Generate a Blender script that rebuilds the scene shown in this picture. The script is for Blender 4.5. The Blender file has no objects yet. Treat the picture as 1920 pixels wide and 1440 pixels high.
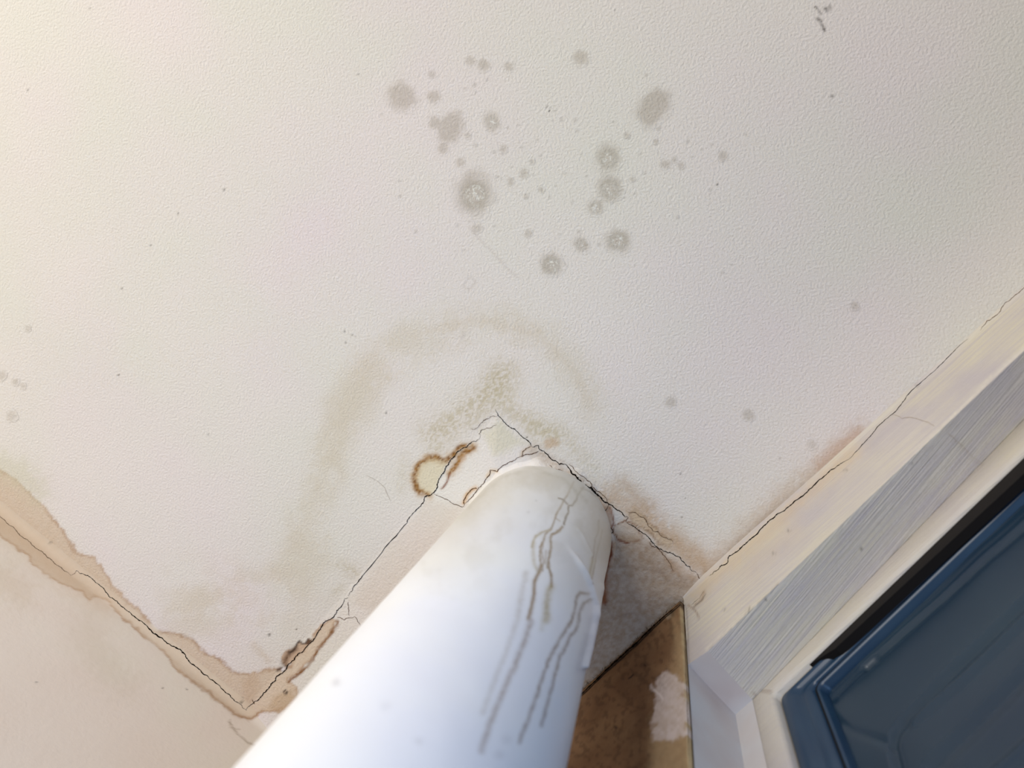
import bpy, math, random
import numpy as np
from mathutils import Matrix, Vector
from mathutils.bvhtree import BVHTree

random.seed(4)
# ------------------------------------------------------------------ camera
F = 1440.0                      # focal length in pixels of the 1920x1440 frame (27 mm on 36 mm)
CAM = np.array([0.0, 0.0, 1.80])
H = 2.40                        # ceiling height
VPX = (1245.0, 540.0)           # where the verticals meet in the photograph


def cdir(u, v):
    return np.array([u - 960.0, 720.0 - v, -F])


ZC = cdir(*VPX); ZC /= np.linalg.norm(ZC)


def _pc(u, v):
    d = cdir(u, v)
    return d / d.dot(ZC)


E1 = _pc(460, 1330) - _pc(0, 955); E1 /= np.linalg.norm(E1)     # world X runs along the left wall
E2 = np.cross(ZC, E1)
R = np.array([E1, E2, ZC])                                      # camera axes -> world axes

scene = bpy.context.scene
COL = scene.collection
cam_data = bpy.data.cameras.new('camera')
cam_data.sensor_width = 36.0
cam_data.lens = 36.0 * F / 1920.0
cam_data.clip_start = 0.01
cam_data.dof.use_dof = True
cam_data.dof.focus_distance = 0.66
cam_data.dof.aperture_fstop = 7.5
cam = bpy.data.objects.new('camera', cam_data)
COL.objects.link(cam)
M4 = Matrix([[R[0][0], R[0][1], R[0][2], CAM[0]], [R[1][0], R[1][1], R[1][2], CAM[1]],
             [R[2][0], R[2][1], R[2][2], CAM[2]], [0, 0, 0, 1]])
cam.matrix_world = M4
scene.camera = cam

# ------------------------------------------------------------------ world, lights, exposure
scene.view_settings.view_transform = 'Standard'
scene.view_settings.look = 'None'
scene.view_settings.exposure = 0.0
scene.view_settings.gamma = 1.0
scene.view_settings.use_curve_mapping = False
world = bpy.data.worlds.new('world'); scene.world = world
world.use_nodes = True
bg = world.node_tree.nodes['Background']
bg.inputs[0].default_value = (0.98, 0.97, 1.0, 1)
bg.inputs[1].default_value = 0.27


def ceil_pt(u, v, z=H):
    d = R @ cdir(u, v)
    return CAM + d * ((z - CAM[2]) / d[2])


def area(name, px, z, size, energy, color, aim_px):
    l = bpy.data.lights.new(name, 'AREA'); l.shape = 'RECTANGLE'
    l.size, l.size_y = size; l.energy = energy; l.color = color
    o = bpy.data.objects.new(name, l); COL.objects.link(o)
    p = ceil_pt(*px); p[2] = z
    a = ceil_pt(*aim_px); a[2] = 2.1
    o.location = p
    o.rotation_euler = (Vector(a) - Vector(p)).to_track_quat('-Z', 'Y').to_euler()
    return o


# daylight of the room's big window, off to the left of the camera and below it
area('room_window_daylight', (-1350, -2150), 1.3, (1.3, 1.1), 36, (1.0, 0.965, 0.92), (500, 800))
# daylight coming in low on the right, from the glazed side
side = area('side_daylight', (2350, -50), 1.35, (0.6, 0.6), 1.1, (0.25, 0.52, 1.0), (1000, 1150))
side.data.spread = math.radians(70)

# ------------------------------------------------------------------ geometry of the place


def ray(u, v):
    return R @ cdir(u, v)


def project(P):
    q = (np.asarray(P, float) - CAM) @ R          # world -> camera coordinates
    return np.stack([960 - F * q[..., 0] / q[..., 2], 720 + F * q[..., 1] / q[..., 2]], -1)


def vplane(p, q):
    """vertical plane through two points -> (point, normal pointing away from the camera)"""
    d = (q - p).copy(); d[2] = 0; d /= np.linalg.norm(d)
    n = np.array([-d[1], d[0], 0.0])
    if n.dot(p - CAM) < 0: n = -n
    return p, n


def hit(pl, u, v, off=0.0):
    p, n = pl
    d = ray(u, v)
    return CAM + d * ((n.dot(p + n * off - CAM)) / n.dot(d))


PA = vplane(ceil_pt(0, 955), ceil_pt(460, 1330))
PD = vplane(ceil_pt(1320, 1085), ceil_pt(1920, 545))
b0, b1 = ceil_pt(460, 1330)[:2], ceil_pt(932, 772)[:2]
c1 = ceil_pt(1320, 1085)[:2]


def perp(p, q, inside):
    d = (q - p) / np.linalg.norm(q - p); n = np.array([-d[1], d[0]])
    if n.dot(inside - p) < 0: n = -n
    return n


_ins = ceil_pt(960, 1100)[:2]
nB = perp(b0, b1, _ins); nC = perp(b1, c1, _ins)
board_far = hit(PD, 1095, 1300)
SC = (H - board_far[2]) / max(1e-6, (board_far[:2] - c1).dot(nC))
SB = 0.13
print('slope C', SC, 'board far', board_far)


def drop(P2):
    dB = (P2 - b1) @ nB; dC = (P2 - b1) @ nC
    return np.maximum(0, np.minimum(dB * SB, dC * SC))


def on_ceiling(U, V, off=0.0):
    U = np.asarray(U, float); V = np.asarray(V, float)
    D = np.stack([U - 960, 720 - V, np.full_like(U, -F)], -1) @ R.T
    z = np.full(U.shape, H)
    for _ in range(5):
        P = CAM + D * ((z - CAM[2]) / D[..., 2])[..., None]
        z = H - drop(P[..., :2]) - off
    return CAM + D * ((z - CAM[2]) / D[..., 2])[..., None]


def on_plane(pl):
    def f(U, V, off=0.0):
        U = np.asarray(U, float); V = np.asarray(V, float)
        D = np.stack([U - 960, 720 - V, np.full_like(U, -F)], -1) @ R.T
        p, n = pl
        t = (n.dot(p - n * off - CAM)) / (D @ n)
        return CAM + D * t[..., None]
    return f


on_A, on_D = on_plane(PA), on_plane(PD)

# pipe: vertical cylinder from its two silhouette directions and its nearest point at the ceiling


def az(u, v):
    d = ray(u, v); return math.atan2(d[1], d[0])


azl = (az(829, 1000) + az(442, 1440)) / 2
azr = (az(1093, 1290) + az(1061, 1440)) / 2
half = abs(azl - azr) / 2; azc = (azl + azr) / 2
dn = np.linalg.norm((on_ceiling(1045, 872) - CAM)[:2])
dc = dn / (1 - math.sin(half)); PR = dc * math.sin(half)
PC = np.array([math.cos(azc), math.sin(azc)]) * dc
print('pipe radius', PR, 'centre', PC)

# ------------------------------------------------------------------ numpy noise and painting


def _h(i, j, s):
    n = (i * 374761393 + j * 668265263 + s * 982451653) & 0xffffffff
    n = ((n ^ (n >> 13)) * 1274126177) & 0xffffffff
    return ((n ^ (n >> 16)) & 0xffff) / 65535.0


def vnoise(X, Y, s=0):
    i = np.floor(X).astype(np.int64); j = np.floor(Y).astype(np.int64)
    fx = X - i; fy = Y - j
    fx = fx * fx * (3 - 2 * fx); fy = fy * fy * (3 - 2 * fy)
    a, b, c, d = _h(i, j, s), _h(i + 1, j, s), _h(i, j + 1, s), _h(i + 1, j + 1, s)
    return (a * (1 - fx) + b * fx) * (1 - fy) + (c * (1 - fx) + d * fx) * fy


def fbm(P, size, s=0, octs=4):
    X, Y = P[:, 0] / size, P[:, 1] / size
    r = 0; a = 1; t = 0
    for k in range(octs):
        r = r + a * vnoise(X, Y, s + 17 * k); t += a; a *= .5; X = X * 2.03 + 5.1; Y = Y * 2.03 + 9.7
    return r / t


def sdist(P, pts, closed=False):
    """distance to a polyline, and the parameter 0..1 along it"""
    pts = np.asarray(pts, float)
    if closed: pts = np.vstack([pts, pts[:1]])
    best = np.full(len(P), 1e9); tt = np.zeros(len(P))
    L = np.concatenate([[0], np.cumsum(np.linalg.norm(np.diff(pts, axis=0), axis=1))])
    for k in range(len(pts) - 1):
        a = pts[k]; d = pts[k + 1] - a; q = max(d.dot(d), 1e-9)
        t = np.clip(((P - a) @ d) / q, 0, 1)
        r = P - a - t[:, None] * d
        e = np.sqrt((r * r).sum(1))
        m = e < best
        best[m] = e[m]; tt[m] = (L[k] + t[m] * (L[k + 1] - L[k])) / L[-1]
    return best, tt


def inside(P, pts):
    pts = np.asarray(pts, float); r = np.zeros(len(P), bool)
    j = len(pts) - 1
    for i in range(len(pts)):
        xi, yi = pts[i]; xj, yj = pts[j]
        if yi != yj:
            m = ((yi > P[:, 1]) != (yj > P[:, 1])) & (P[:, 0] < (xj - xi) * (P[:, 1] - yi) / (yj - yi) + xi)
            r ^= m
        j = i
    return r


def lin(c):
    c = np.array(c, float) / 255.0
    return np.where(c <= 0.04045, c / 12.92, ((c + 0.055) / 1.055) ** 2.4)


def sm(x, a, b):
    t = np.clip((x - a) / (b - a), 0, 1); return t * t * (3 - 2 * t)


class Canvas:
    def __init__(self, P):
        self.P = P; self.c = np.zeros((len(P), 3)); self.a = np.zeros(len(P))

    def near(self, pts, m):
        pts = np.asarray(pts, float); lo = pts.min(0) - m; hi = pts.max(0) + m
        return np.where(((self.P >= lo) & (self.P <= hi)).all(1))[0]

    def over(self, idx, col, al):
        if len(idx) == 0: return
        al = np.clip(al, 0, 1); col = lin(col)
        a0 = self.a[idx]; na = al + a0 * (1 - al)
        w = np.where(na > 1e-5, al / np.maximum(na, 1e-5), 0)[:, None]
        self.c[idx] = col * w + self.c[idx] * (1 - w); self.a[idx] = na

    def line(self, pts, w, col, al, rough=0, closed=False, seed=0, grain=0, taper=False):
        idx = self.near(pts, w * 4 + rough * 2 + 4)
        if len(idx) == 0: return
        P = self.P[idx]
        Q = P + rough * 2 * (np.stack([fbm(P, 9, seed), fbm(P, 9, seed + 3)], 1) - .5) if rough else P
        d, t = sdist(Q, pts, closed)
        a = al * np.exp(-(d / w) ** 2)
        if grain: a = a * (1 - grain + grain * 2 * fbm(P, 5, seed + 7, 2))
        if taper: a = a * sm(t, 0, .12) * (1 - sm(t, .8, 1))
        self.over(idx, col, a)

    def region(self, pts, col, al, soft=3, rough=4, size=22, seed=0, rim=None, rim_al=0, rim_w=2.5, grain=0):
        idx = self.near(pts, soft * 3 + rough * 2 + rim_w * 3)
        if len(idx) == 0: return
        P = self.P[idx]
        Q = P + rough * 2 * (np.stack([fbm(P, size, seed), fbm(P, size, seed + 3)], 1) - .5)
        if rough > 1: Q = Q + min(3.2, rough * .6) * 2 * (np.stack([fbm(P, 7, seed + 31, 2), fbm(P, 7, seed + 33, 2)], 1) - .5)
        d, _ = sdist(Q, pts, True); s = np.where(inside(Q, pts), d, -d)
        g = 1 - grain + 2 * grain * fbm(P, 6, seed + 9, 3) if grain else 1
        self.over(idx, col, al * sm(s, -soft, soft) * g)
        if rim is not None:
            k = .35 + 1.3 * fbm(P, 30, seed + 21, 2)
            self.over(idx, rim, rim_al * np.exp(-((s - rim_w * .6) / rim_w) ** 2) * k * (s > -rim_w * 2))


def zz(o, s, pts):
    return [(o[0] + x / s, o[1] + y / s) for x, y in pts]


# ---- positions read from the photograph (frame of 1920x1440)
LEAK_A = zz((0, 840), 2.4, [(-200, -80), (0, 95), (80, 150), (200, 255), (290, 380), (350, 470), (420, 490), (470, 545), (500, 610), (580, 690),
                            (640, 750), (700, 820), (800, 835), (860, 860), (920, 920), (1000, 960), (1050, 1005), (1120, 1020),
                            (1200, 990), (1262, 998), (1290, 985), (1380, 880), (1450, 790), (1495, 765), (1520, 782), (1480, 850), (1440, 895),
                            (1400, 960), (1350, 1010), (1300, 1050), (1335, 1085), (1330, 1120), (1300, 1170), (1255, 1192), (1185, 1180), (1120, 1222),
                            (1060, 1200), (960, 1120), (840, 1030), (770, 980), (700, 890), (600, 810), (520, 740), (480, 690),
                            (430, 668), (400, 682), (310, 625), (200, 570), (100, 480), (0, 400), (-200, 230)])
BLOTCH = zz((400, 1080), 4.5, [(620, 760), (585, 735), (570, 690), (600, 630), (660, 620), (700, 590), (728, 548), (750, 568), (790, 560),
                               (800, 525), (825, 545), (800, 590), (740, 650), (680, 710)])
BLOTCH_EDGE = zz((400, 1080), 4.5, [(615, 755), (600, 740), (612, 690), (640, 650), (690, 615), (710, 570), (728, 548), (750, 572), (785, 568),
                                    (800, 530), (822, 545), (800, 575)])
RING = zz((740, 740), 6.0, [(370, 1130), (310, 1100), (255, 1070), (235, 1010), (215, 950), (225, 890), (245, 820), (300, 760), (360, 715),
                            (410, 695), (470, 700), (530, 730), (580, 745), (630, 690), (670, 660)])
RING_FILL = zz((740, 740), 6.0, [(370, 1130), (255, 1070), (215, 950), (245, 820), (360, 715), (470, 700), (580, 745), (580, 810), (490, 970), (480, 1040), (410, 1115)])
RING_TOP = zz((740, 740), 6.0, [(715, 600), (760, 580), (800, 590)])
RING_R = zz((740, 740), 6.0, [(890, 570), (850, 620), (790, 640), (745, 680), (720, 740), (690, 800), (650, 850), (620, 890)])
RING_TAIL = zz((740, 740), 6.0, [(620, 890), (605, 940), (590, 985), (565, 1020), (545, 1050), (530, 1055)])

BIG = [  # mould spots: x, y, radius, strength, crystals, elongation dx dy  (zoom coordinates)
    (190, 312, 58, .62, 0, 8, 22), (348, 315, 29, .55, 0, 0, 0), (352, 441, 28, .55, 0, 0, 0), (428, 465, 52, .62, 0, 14, -40),
    (391, 567, 25, .5, 0, 0, 0), (475, 634, 20, .5, 0, 0, 0), (335, 205, 17, .45, 0, 0, 0), (524, 140, 21, .5, 0, 0, 0),
    (590, 163, 27, .55, 0, 0, 0), (710, 168, 22, .5, 0, 0, 0), (1061, 124, 35, .55, 0, 0, 0), (628, 436, 36, .5, 1, 6, 24),
    (1412, 368, 60, .66, 0, 38, -58), (1193, 610, 54, .6, 1, 0, 22), (1201, 757, 56, .6, 1, 0, 16), (1132, 852, 34, .5, 1, 14, 0),
    (540, 785, 78, .68, 2, 8, 46), (1240, 1012, 52, .66, 1, 10, 0), (1062, 1033, 32, .55, 1, 12, 14), (917, 1128, 50, .66, 2, 0, 6),
    (1752, 603, 20, .55, 0, 0, 6), (1472, 644, 20, .5, 0, 6, 0), (1549, 650, 15, .45, 0, 0, 0), (1516, 620, 12, .45, 0, 0, 0),
    (783, 686, 19, .5, 0, 0, 0), (683, 572, 17, .5, 0, 0, 0), (720, 727, 14, .5, 0, 0, 8), (557, 956, 20, .5, 0, 4, 0),
    (805, 979, 17, .5, 0, 0, 0), (511, 503, 15, .45, 0, 0, 0), (1286, 504, 14, .5, 0, 0, 0), (1423, 533, 12, .55, 0, 0, 0),
    (1312, 716, 12, .45, 0, 0, 0), (868, 766, 12, .5, 0, 4, 0), (793, 798, 11, .45, 0, 0, 0), (823, 630, 12, .45, 0, 0, 0)]
BIG = [(680 + x / 2.5946, 60 + y / 2.5946, r / 2.5946, s, k, dx / 2.5946, dy / 2.5946) for x, y, r, s, k, dx, dy in BIG]
BIG += [(1257, 754, 9, .55, 0, 0, 0), (1403, 778, 9, .55, 0, 0, 3), (1602, 574, 7, .5, 0, 0, 0), (1523, 833, 8, .35, 0, 0, 0),
        (2, 704, 8, .5, 0, 0, 0), (29, 716, 6, .45, 0, 0, 0), (43, 724, 5, .4, 0, 0, 0), (52, 616, 5, .4, 0, 0, 0), (22, 780, 9, .4, 0, 0, 0)]
SMALL = [(605, 232, 8), (543, 258, 10), (551, 294, 6), (499, 276, 4), (706, 467, 7), (756, 456, 5), (550, 550, 10), (641, 584, 8),
         (774, 562, 8), (865, 600, 6), (850, 525, 4), (935, 385, 6), (966, 424, 9), (1034, 430, 9), (1042, 480, 8), (924, 432, 5),
         (831, 696, 6), (655, 706, 7), (675, 715, 5), (726, 655, 4), (909, 802, 6), (940, 750, 5), (1021, 830, 6), (179, 725, 7),
         (181, 802, 8), (257, 970, 9), (463, 942, 8), (478, 392, 9), (1440, 471, 12), (1349, 592, 6), (1440, 590, 5), (1580, 533, 9),
         (1646, 570, 5), (1700, 548, 4), (1375, 480, 4), (1374, 686, 8), (1534, 904, 9), (1689, 770, 9), (1321, 786, 5), (1266, 765, 6),
         (1275, 806, 6), (1380, 210, 8), (985, 1130, 7), (640, 945, 4), (959, 985, 4), (1050, 972, 9), (1752, 1170, 8), (1795, 1130, 5),
         (1865, 500, 7), (1604, 610, 5), (1150, 1033, 10), (989, 686, 5), (94, 402, 4), (1090, 705, 5), (497, 1064, 4), (1065, 592, 5)]
SMALL = [(680 + x / 2.5946, 60 + y / 2.5946, r / 2.5946) for x, y, r in SMALL]
DOTS = [(420, 356, 2), (334, 401, 1.5), (672, 140, 1.6), (646, 621, 1.6), (660, 628, 1.6), (666, 630, 1.3), (648, 642, 1.8), (724, 774, 1.8),
        (222, 703, 1.8), (228, 541, 1.5), (52, 168, 1.5), (282, 460, 1.5), (168, 15, 1.5), (1345, 346, 1.8), (988, 820, 1.8), (1152, 20, 1.4),
        (1276, 888, 1.6), (1284, 933, 1.4), (1278, 970, 1.6), (305, 1290, 1.6), (1340, 1087, 2), (1463, 860, 1.5), (1150, 230, 1.2), (950, 330, 1),
        (390, 815, 1.5), (1560, 180, 2.5), (556, 1180, 1.5), (505, 1190, 2.5), (68, 1280, 1.6), (350, 1292, 1.6), (1024, 203, 1.2), (1027, 200, 1.2), (1032, 203, 1.3), (1030, 208, 1.1)]


def paint_plaster(P):
    """stains and some painted shading shared by the ceiling and the left wall, P in photo coordinates"""
    cv = Canvas(P)
    al = np.arange(len(P))
    # broad, faint tide marks around the pipe
    halo = [(520, 1090), (575, 1000), (600, 900), (640, 800), (665, 720), (740, 650), (830, 612), (940, 600), (1030, 640), (1085, 710), (1110, 770)]
    cv.line(halo, 34, (206, 197, 172), .22, rough=30, seed=2, grain=.3)
    cv.line([(560, 1010), (600, 905), (640, 790), (700, 690)], 24, (200, 188, 158), .2, rough=26, seed=5, grain=.3)
    cv.line([(800, 620), (900, 600), (1010, 625), (1080, 700), (1105, 760)], 10, (205, 190, 165), .25, rough=6, seed=6)
    hb = [(350, 1150), (450, 1130), (560, 1080), (590, 960), (610, 880), (645, 780), (720, 680), (830, 625), (940, 615), (1040, 660), (1090, 740)]
    idx = cv.near(hb, 110)
    if len(idx):
        Q = cv.P[idx]; Qw = Q + 40 * (np.stack([fbm(Q, 50, 81, 3), fbm(Q, 50, 84, 3)], 1) - .5)
        d, t = sdist(Qw, hb)
        m = (1 - sm(d, 22, 62)) * sm(fbm(Q, 75, 82, 4), .40, .56) * (1 - .6 * sm(t, .55, .9))
        cv.over(idx, (202, 190, 164), .33 * m)
        e = fbm(Q, 75, 82, 4); cv.over(idx, (196, 180, 146), .16 * np.exp(-((e - .44) / .018) ** 2) * (1 - sm(d, 30, 60)))
    # speckled patch above the crack corner
    for pts, w, a in [([(945, 700), (915, 735), (880, 770), (850, 790), (815, 820)], 26, .62), ([(930, 725), (960, 770), (1000, 800), (1035, 815)], 22, .5),
                      ([(1000, 800), (1060, 820), (1110, 880)], 18, .34), ([(760, 860), (750, 915)], 14, .25), ([(640, 1060), (665, 1075)], 12, .4), ([(640, 1100), (628, 1110)], 7, .25)]:
        idx = cv.near(pts, 90); Q = cv.P[idx]
        if len(idx):
            d, _ = sdist(Q, pts)
            f = fbm(Q, 3.6, 33, 3); g = fbm(Q, 60, 35, 3)
            cv.over(idx, (190, 178, 146), a * np.exp(-(d / (w * (.6 + g))) ** 2) * (.35 + .9 * sm(f, .4, .6)))
    # dirty margins along the cracks
    cv.line([(1000, 845), (1080, 895), (1140, 945)], 13, (165, 140, 110), .5, rough=5, seed=40, grain=.4)
    cv.line([(1140, 925), (1200, 975), (1260, 1020), (1320, 1065)], 24, (190, 160, 128), .62, rough=12, seed=41, grain=.35)
    cv.line([(1165, 905), (1195, 930), (1215, 955)], 16, (185, 160, 132), .5, rough=10, seed=42, grain=.5)
    cv.line([(1200, 955), (1260, 1000), (1300, 1040), (1335, 1060), (1400, 1000), (1480, 925), (1560, 860), (1610, 815)], 22, (188, 158, 122), .4, rough=14, seed=43, grain=.3)
    cv.line([(1540, 870), (1575, 840), (1605, 815)], 14, (186, 142, 112), .38, rough=8, seed=44, grain=.3)
    cv.line([(1320, 1085), (1420, 990), (1590, 850)], 10, (140, 110, 78), .4, rough=4, seed=45, grain=.4)
    cv.region([(1025, 820), (1045, 818), (1052, 835), (1035, 842), (1022, 836)], (190, 160, 125), .6, soft=4, rough=8, seed=46)
    # pale chalky bloom
    for pts, w in [([(1095, 890), (1130, 900), (1150, 890)], 10), ([(1225, 965), (1250, 985)], 12), ([(1120, 915), (1135, 925)], 7)]:
        idx = cv.near(pts, 40); Q = cv.P[idx]
        if len(idx):
            d, _ = sdist(Q, pts); cv.over(idx, (216, 209, 200), .8 * np.exp(-(d / w) ** 2) * sm(fbm(Q, 7, 50, 3), .4, .6))
    cv.region([(905, 812), (935, 790), (985, 830), (940, 850), (925, 850)], (206, 200, 168), .55, soft=9, rough=7, seed=51)
    # painted facet shading left of the pipe; grime and painted pipe shadow right of it
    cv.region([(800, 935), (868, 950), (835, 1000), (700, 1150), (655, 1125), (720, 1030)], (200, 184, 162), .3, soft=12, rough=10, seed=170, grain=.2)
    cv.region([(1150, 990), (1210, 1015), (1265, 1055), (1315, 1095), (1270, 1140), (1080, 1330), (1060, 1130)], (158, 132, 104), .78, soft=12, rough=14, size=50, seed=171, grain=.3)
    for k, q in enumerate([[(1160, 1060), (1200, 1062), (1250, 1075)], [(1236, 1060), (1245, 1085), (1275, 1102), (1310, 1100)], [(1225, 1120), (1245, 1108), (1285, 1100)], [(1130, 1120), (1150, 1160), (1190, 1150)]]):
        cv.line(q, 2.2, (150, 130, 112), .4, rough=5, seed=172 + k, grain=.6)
    # big drip shape right of the pipe
    cv.region([(1178, 958), (1195, 957), (1212, 972), (1222, 985), (1235, 1000), (1262, 1013), (1255, 1030), (1215, 1000), (1185, 985)],
              (198, 174, 138), .45, soft=5, rough=7, seed=52, rim=(130, 95, 60), rim_al=.45, rim_w=1.8)
    cv.region([(1150, 985), (1172, 976), (1190, 985), (1208, 1007), (1195, 1015), (1175, 1018), (1160, 1012), (1148, 1000)],
              (176, 150, 120), .5, soft=3, rough=3, seed=53, rim=(120, 70, 30), rim_al=.75, rim_w=1.5)
    cv.region([(1142, 945), (1150, 975), (1145, 1000), (1136, 985), (1132, 955)], (150, 105, 65), .6, soft=3, rough=3, seed=54)
    cv.line([(1144, 952), (1148, 962), (1151, 980), (1147, 992)], 2.2, (120, 60, 20), .8, seed=55, rough=1.5)
    cv.line([(1158, 1012), (1172, 1018), (1178, 1018)], 2, (110, 45, 10), .85, rough=1, seed=56)
    cv.region([(1148, 950), (1170, 968), (1168, 974), (1153, 978), (1150, 965)], (205, 200, 192), .8, soft=1.5, rough=1.5, seed=57)
    cv.line([(1217, 1017), (1225, 1028), (1245, 1040), (1258, 1058), (1263, 1072)], 2.6, (140, 105, 70), .6, rough=4, seed=58)
    cv.region([(1240, 1040), (1275, 1050), (1310, 1085), (1262, 1075)], (190, 160, 130), .35, soft=6, rough=6, seed=59)
    cv.region([(1170, 1095), (1290, 1100), (1340, 1070), (1330, 1110), (1250, 1125)], (200, 178, 150), .25, soft=12, rough=12, seed=60)
    # rust weeping beside the pipe
    cv.line([(1141, 1005), (1146, 1022), (1145, 1042), (1139, 1057), (1134, 1074), (1130, 1100), (1134, 1130)], 4.2, (100, 44, 14), .97, rough=3, seed=61)
    cv.line([(1135, 1060), (1135, 1090), (1130, 1125)], 8, (150, 95, 55), .6, rough=7, seed=62, grain=.5)
    cv.line([(1110, 925), (1128, 950), (1136, 985), (1143, 1000)], 5, (165, 130, 95), .7, rough=3, seed=63)
    # yellow-brown ring on the left of the pipe
    cv.region(RING_FILL, (218, 207, 172), .75, soft=3, rough=3, seed=70)
    for k, (pts, w) in enumerate([(RING, 4.6), (RING_TOP, 5.0), (RING_R, 4.6)]):
        cv.line(pts, w + 3.4, (188, 148, 82), .5, rough=6, seed=71 + k, grain=.9)
        cv.line(pts, w, (146, 102, 42), .75, rough=5, seed=75 + k, grain=.9)
        ix = cv.near(pts, 16); Qr = cv.P[ix]
        if len(ix):
            dd_, _ = sdist(Qr, pts); cv.over(ix, (112, 68, 18), .9 * np.exp(-(dd_ / w) ** 2) * sm(fbm(Qr, 3.0, 700 + k, 2), .5, .68))
    cv.line(RING_TAIL, 1.9, (120, 62, 18), .9, rough=1.5, seed=79)
    cv.region(zz((740, 740), 6., [(820, 620), (780, 720), (690, 850), (650, 880), (720, 740), (750, 680)]), (180, 130, 70), .4, soft=3, rough=5, seed=80)
    # brown tide stain across ceiling edge and left wall
    cv.region(LEAK_A, (206, 184, 157), .80, soft=2.2, rough=7, size=26, seed=90, rim=(158, 112, 70), rim_al=.42, rim_w=2.6, grain=.12)
    cv.line([(-60, 940), (60, 1020), (130, 1085), (200, 1130)], 26, (206, 178, 146), .4, rough=10, seed=91)
    cv.line(zz((0, 840), 2.4, [(1520, 785), (1480, 850), (1440, 895), (1400, 960), (1350, 1010), (1300, 1050)]), 3.2, (128, 84, 40), .85, rough=4, seed=92, grain=.5)
    cv.line(zz((0, 840), 2.4, [(700, 820), (800, 835), (860, 860), (920, 920), (1000, 960), (1050, 1005), (1120, 1020)]), 2.2, (150, 110, 70), .4, rough=5, seed=93, grain=.5)
    cv.line(zz((0, 840), 2.4, [(840, 1030), (960, 1120), (1060, 1200), (1120, 1222), (1185, 1180)]), 3.0, (150, 110, 70), .45, rough=5, seed=94, grain=.5)
    cv.region([(525, 1298), (550, 1290), (556, 1308), (542, 1330), (520, 1336), (500, 1330)], (178, 146, 108), .45, soft=5, rough=6, seed=95)
    cv.region(BLOTCH, (190, 158, 128), .85, soft=1.5, rough=2, seed=96)
    cv.line(BLOTCH_EDGE[:5], 5.2, (92, 58, 24), .85, rough=3, seed=97, grain=.5)
    cv.line(BLOTCH_EDGE[3:], 1.9, (45, 22, 12), .95, rough=1.5, seed=98)
    cv.region(zz((400, 1080), 4.5, [(780, 575), (785, 535), (805, 522), (828, 548), (805, 575)]), (80, 46, 18), .9, soft=1.5, rough=1.5, seed=99)
    cv.line([(521, 1256), (527, 1253), (530, 1257)], 3, (60, 30, 20), .9, rough=1.5, seed=100)
    cv.region([(528, 1254), (536, 1250), (534, 1257), (527, 1258)], (228, 222, 222), .9, soft=1, rough=1, seed=101)
    cv.line([(535, 1294), (532, 1298), (536, 1302), (538, 1297)], 1.7, (50, 32, 20), .9, seed=102, rough=1)
    cv.line([(453, 1310), (452, 1318)], 1.7, (50, 36, 20), .9, seed=103, rough=1)
    cv.region([(455, 1270), (480, 1260), (488, 1300), (462, 1322)], (190, 158, 126), .35, soft=9, rough=8, seed=104, grain=.3)
    cv.line([(476, 1210), (492, 1228), (505, 1240)], 7, (200, 182, 160), .4, rough=6, seed=105, grain=.5)
    # left wall marks
    cv.line([(430, 1355), (445, 1375), (465, 1392), (480, 1398)], 2.0, (150, 130, 105), .55, rough=2.5, seed=110)
    cv.line([(432, 1350), (432, 1364), (448, 1368)], 1.6, (160, 140, 118), .4, rough=2.5, seed=111)
    cv.line([(96, 1016), (96, 1024), (99, 1026)], 1.2, (70, 60, 45), .8, seed=112)
    cv.line([(160, 1185), (210, 1260), (240, 1285)], 34, (196, 178, 152), .25, rough=26, seed=113)
    cv.line([(0, 1080), (40, 1110)], 30, (198, 176, 145), .3, rough=22, seed=114)
    cv.line([(-40, 860), (30, 880), (70, 920)], 26, (200, 196, 165), .45, rough=18, seed=115)
    # fingered mottling at lower left of the ceiling
    idx = cv.near([(330, 1050), (600, 1200)], 90); Q = cv.P[idx]
    if len(idx):
        m = np.exp(-((Q[:, 0] - 440) / 150) ** 2 - ((Q[:, 1] - 1130) / 75) ** 2)
        cv.over(idx, (206, 190, 166), .3 * m * sm(fbm(Q, 40, 120, 3), .42, .62))
    # mould
    for k, (x, y, r, s, kind, dx, dy) in enumerate(BIG):
        pts = [(x - dx / 2, y - dy / 2), (x + dx / 2 + .01, y + dy / 2 + .01)]
        idx = cv.near(pts, r * 1.9 + 3)
        if len(idx) == 0: continue
        Q = cv.P[idx]; d, _ = sdist(Q, pts)
        r = r * 1.12
        wob = 1.12 + .75 * (fbm(Q, max(4, r * .4), 200 + k, 4) - .5)
        q = d / (r * .9 * wob)
        a = s * (1 - sm(q, .5 if kind == 0 else .3, 1.35)) * (.75 + .5 * fbm(Q, 4, 300 + k, 2))
        cv.over(idx, (158, 145, 124), a * .72)
        if kind:
            e = np.sqrt((Q[:, 0] - x - r * .05) ** 2 + (Q[:, 1] - y - r * .12) ** 2) / r
            sp = sm(fbm(Q, 2.4, 400 + k, 3), .52, .64) * (1 - sm(e, .3 + .14 * kind, .62))
            cv.over(idx, (232, 232, 222), sp * .8)
            cv.over(idx, (150, 143, 122), .35 * np.exp(-((e - .6) / .28) ** 2) * s)
    for k, (x, y, r) in enumerate(SMALL):
        idx = cv.near([(x, y)], r * 2 + 2); Q = cv.P[idx]
        if len(idx):
            d = np.sqrt(((Q - (x, y)) ** 2).sum(1)); cv.over(idx, (172, 164, 152), .42 * (1 - sm(d / max(r, 2), .5, 1.4)))
    for (x, y, r) in DOTS:
        idx = cv.near([(x, y)], 5); Q = cv.P[idx]
        if len(idx):
            d = np.sqrt(((Q - (x, y)) ** 2).sum(1)); cv.over(idx, (60, 50, 40), .9 * np.exp(-(d / r) ** 2))
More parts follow.
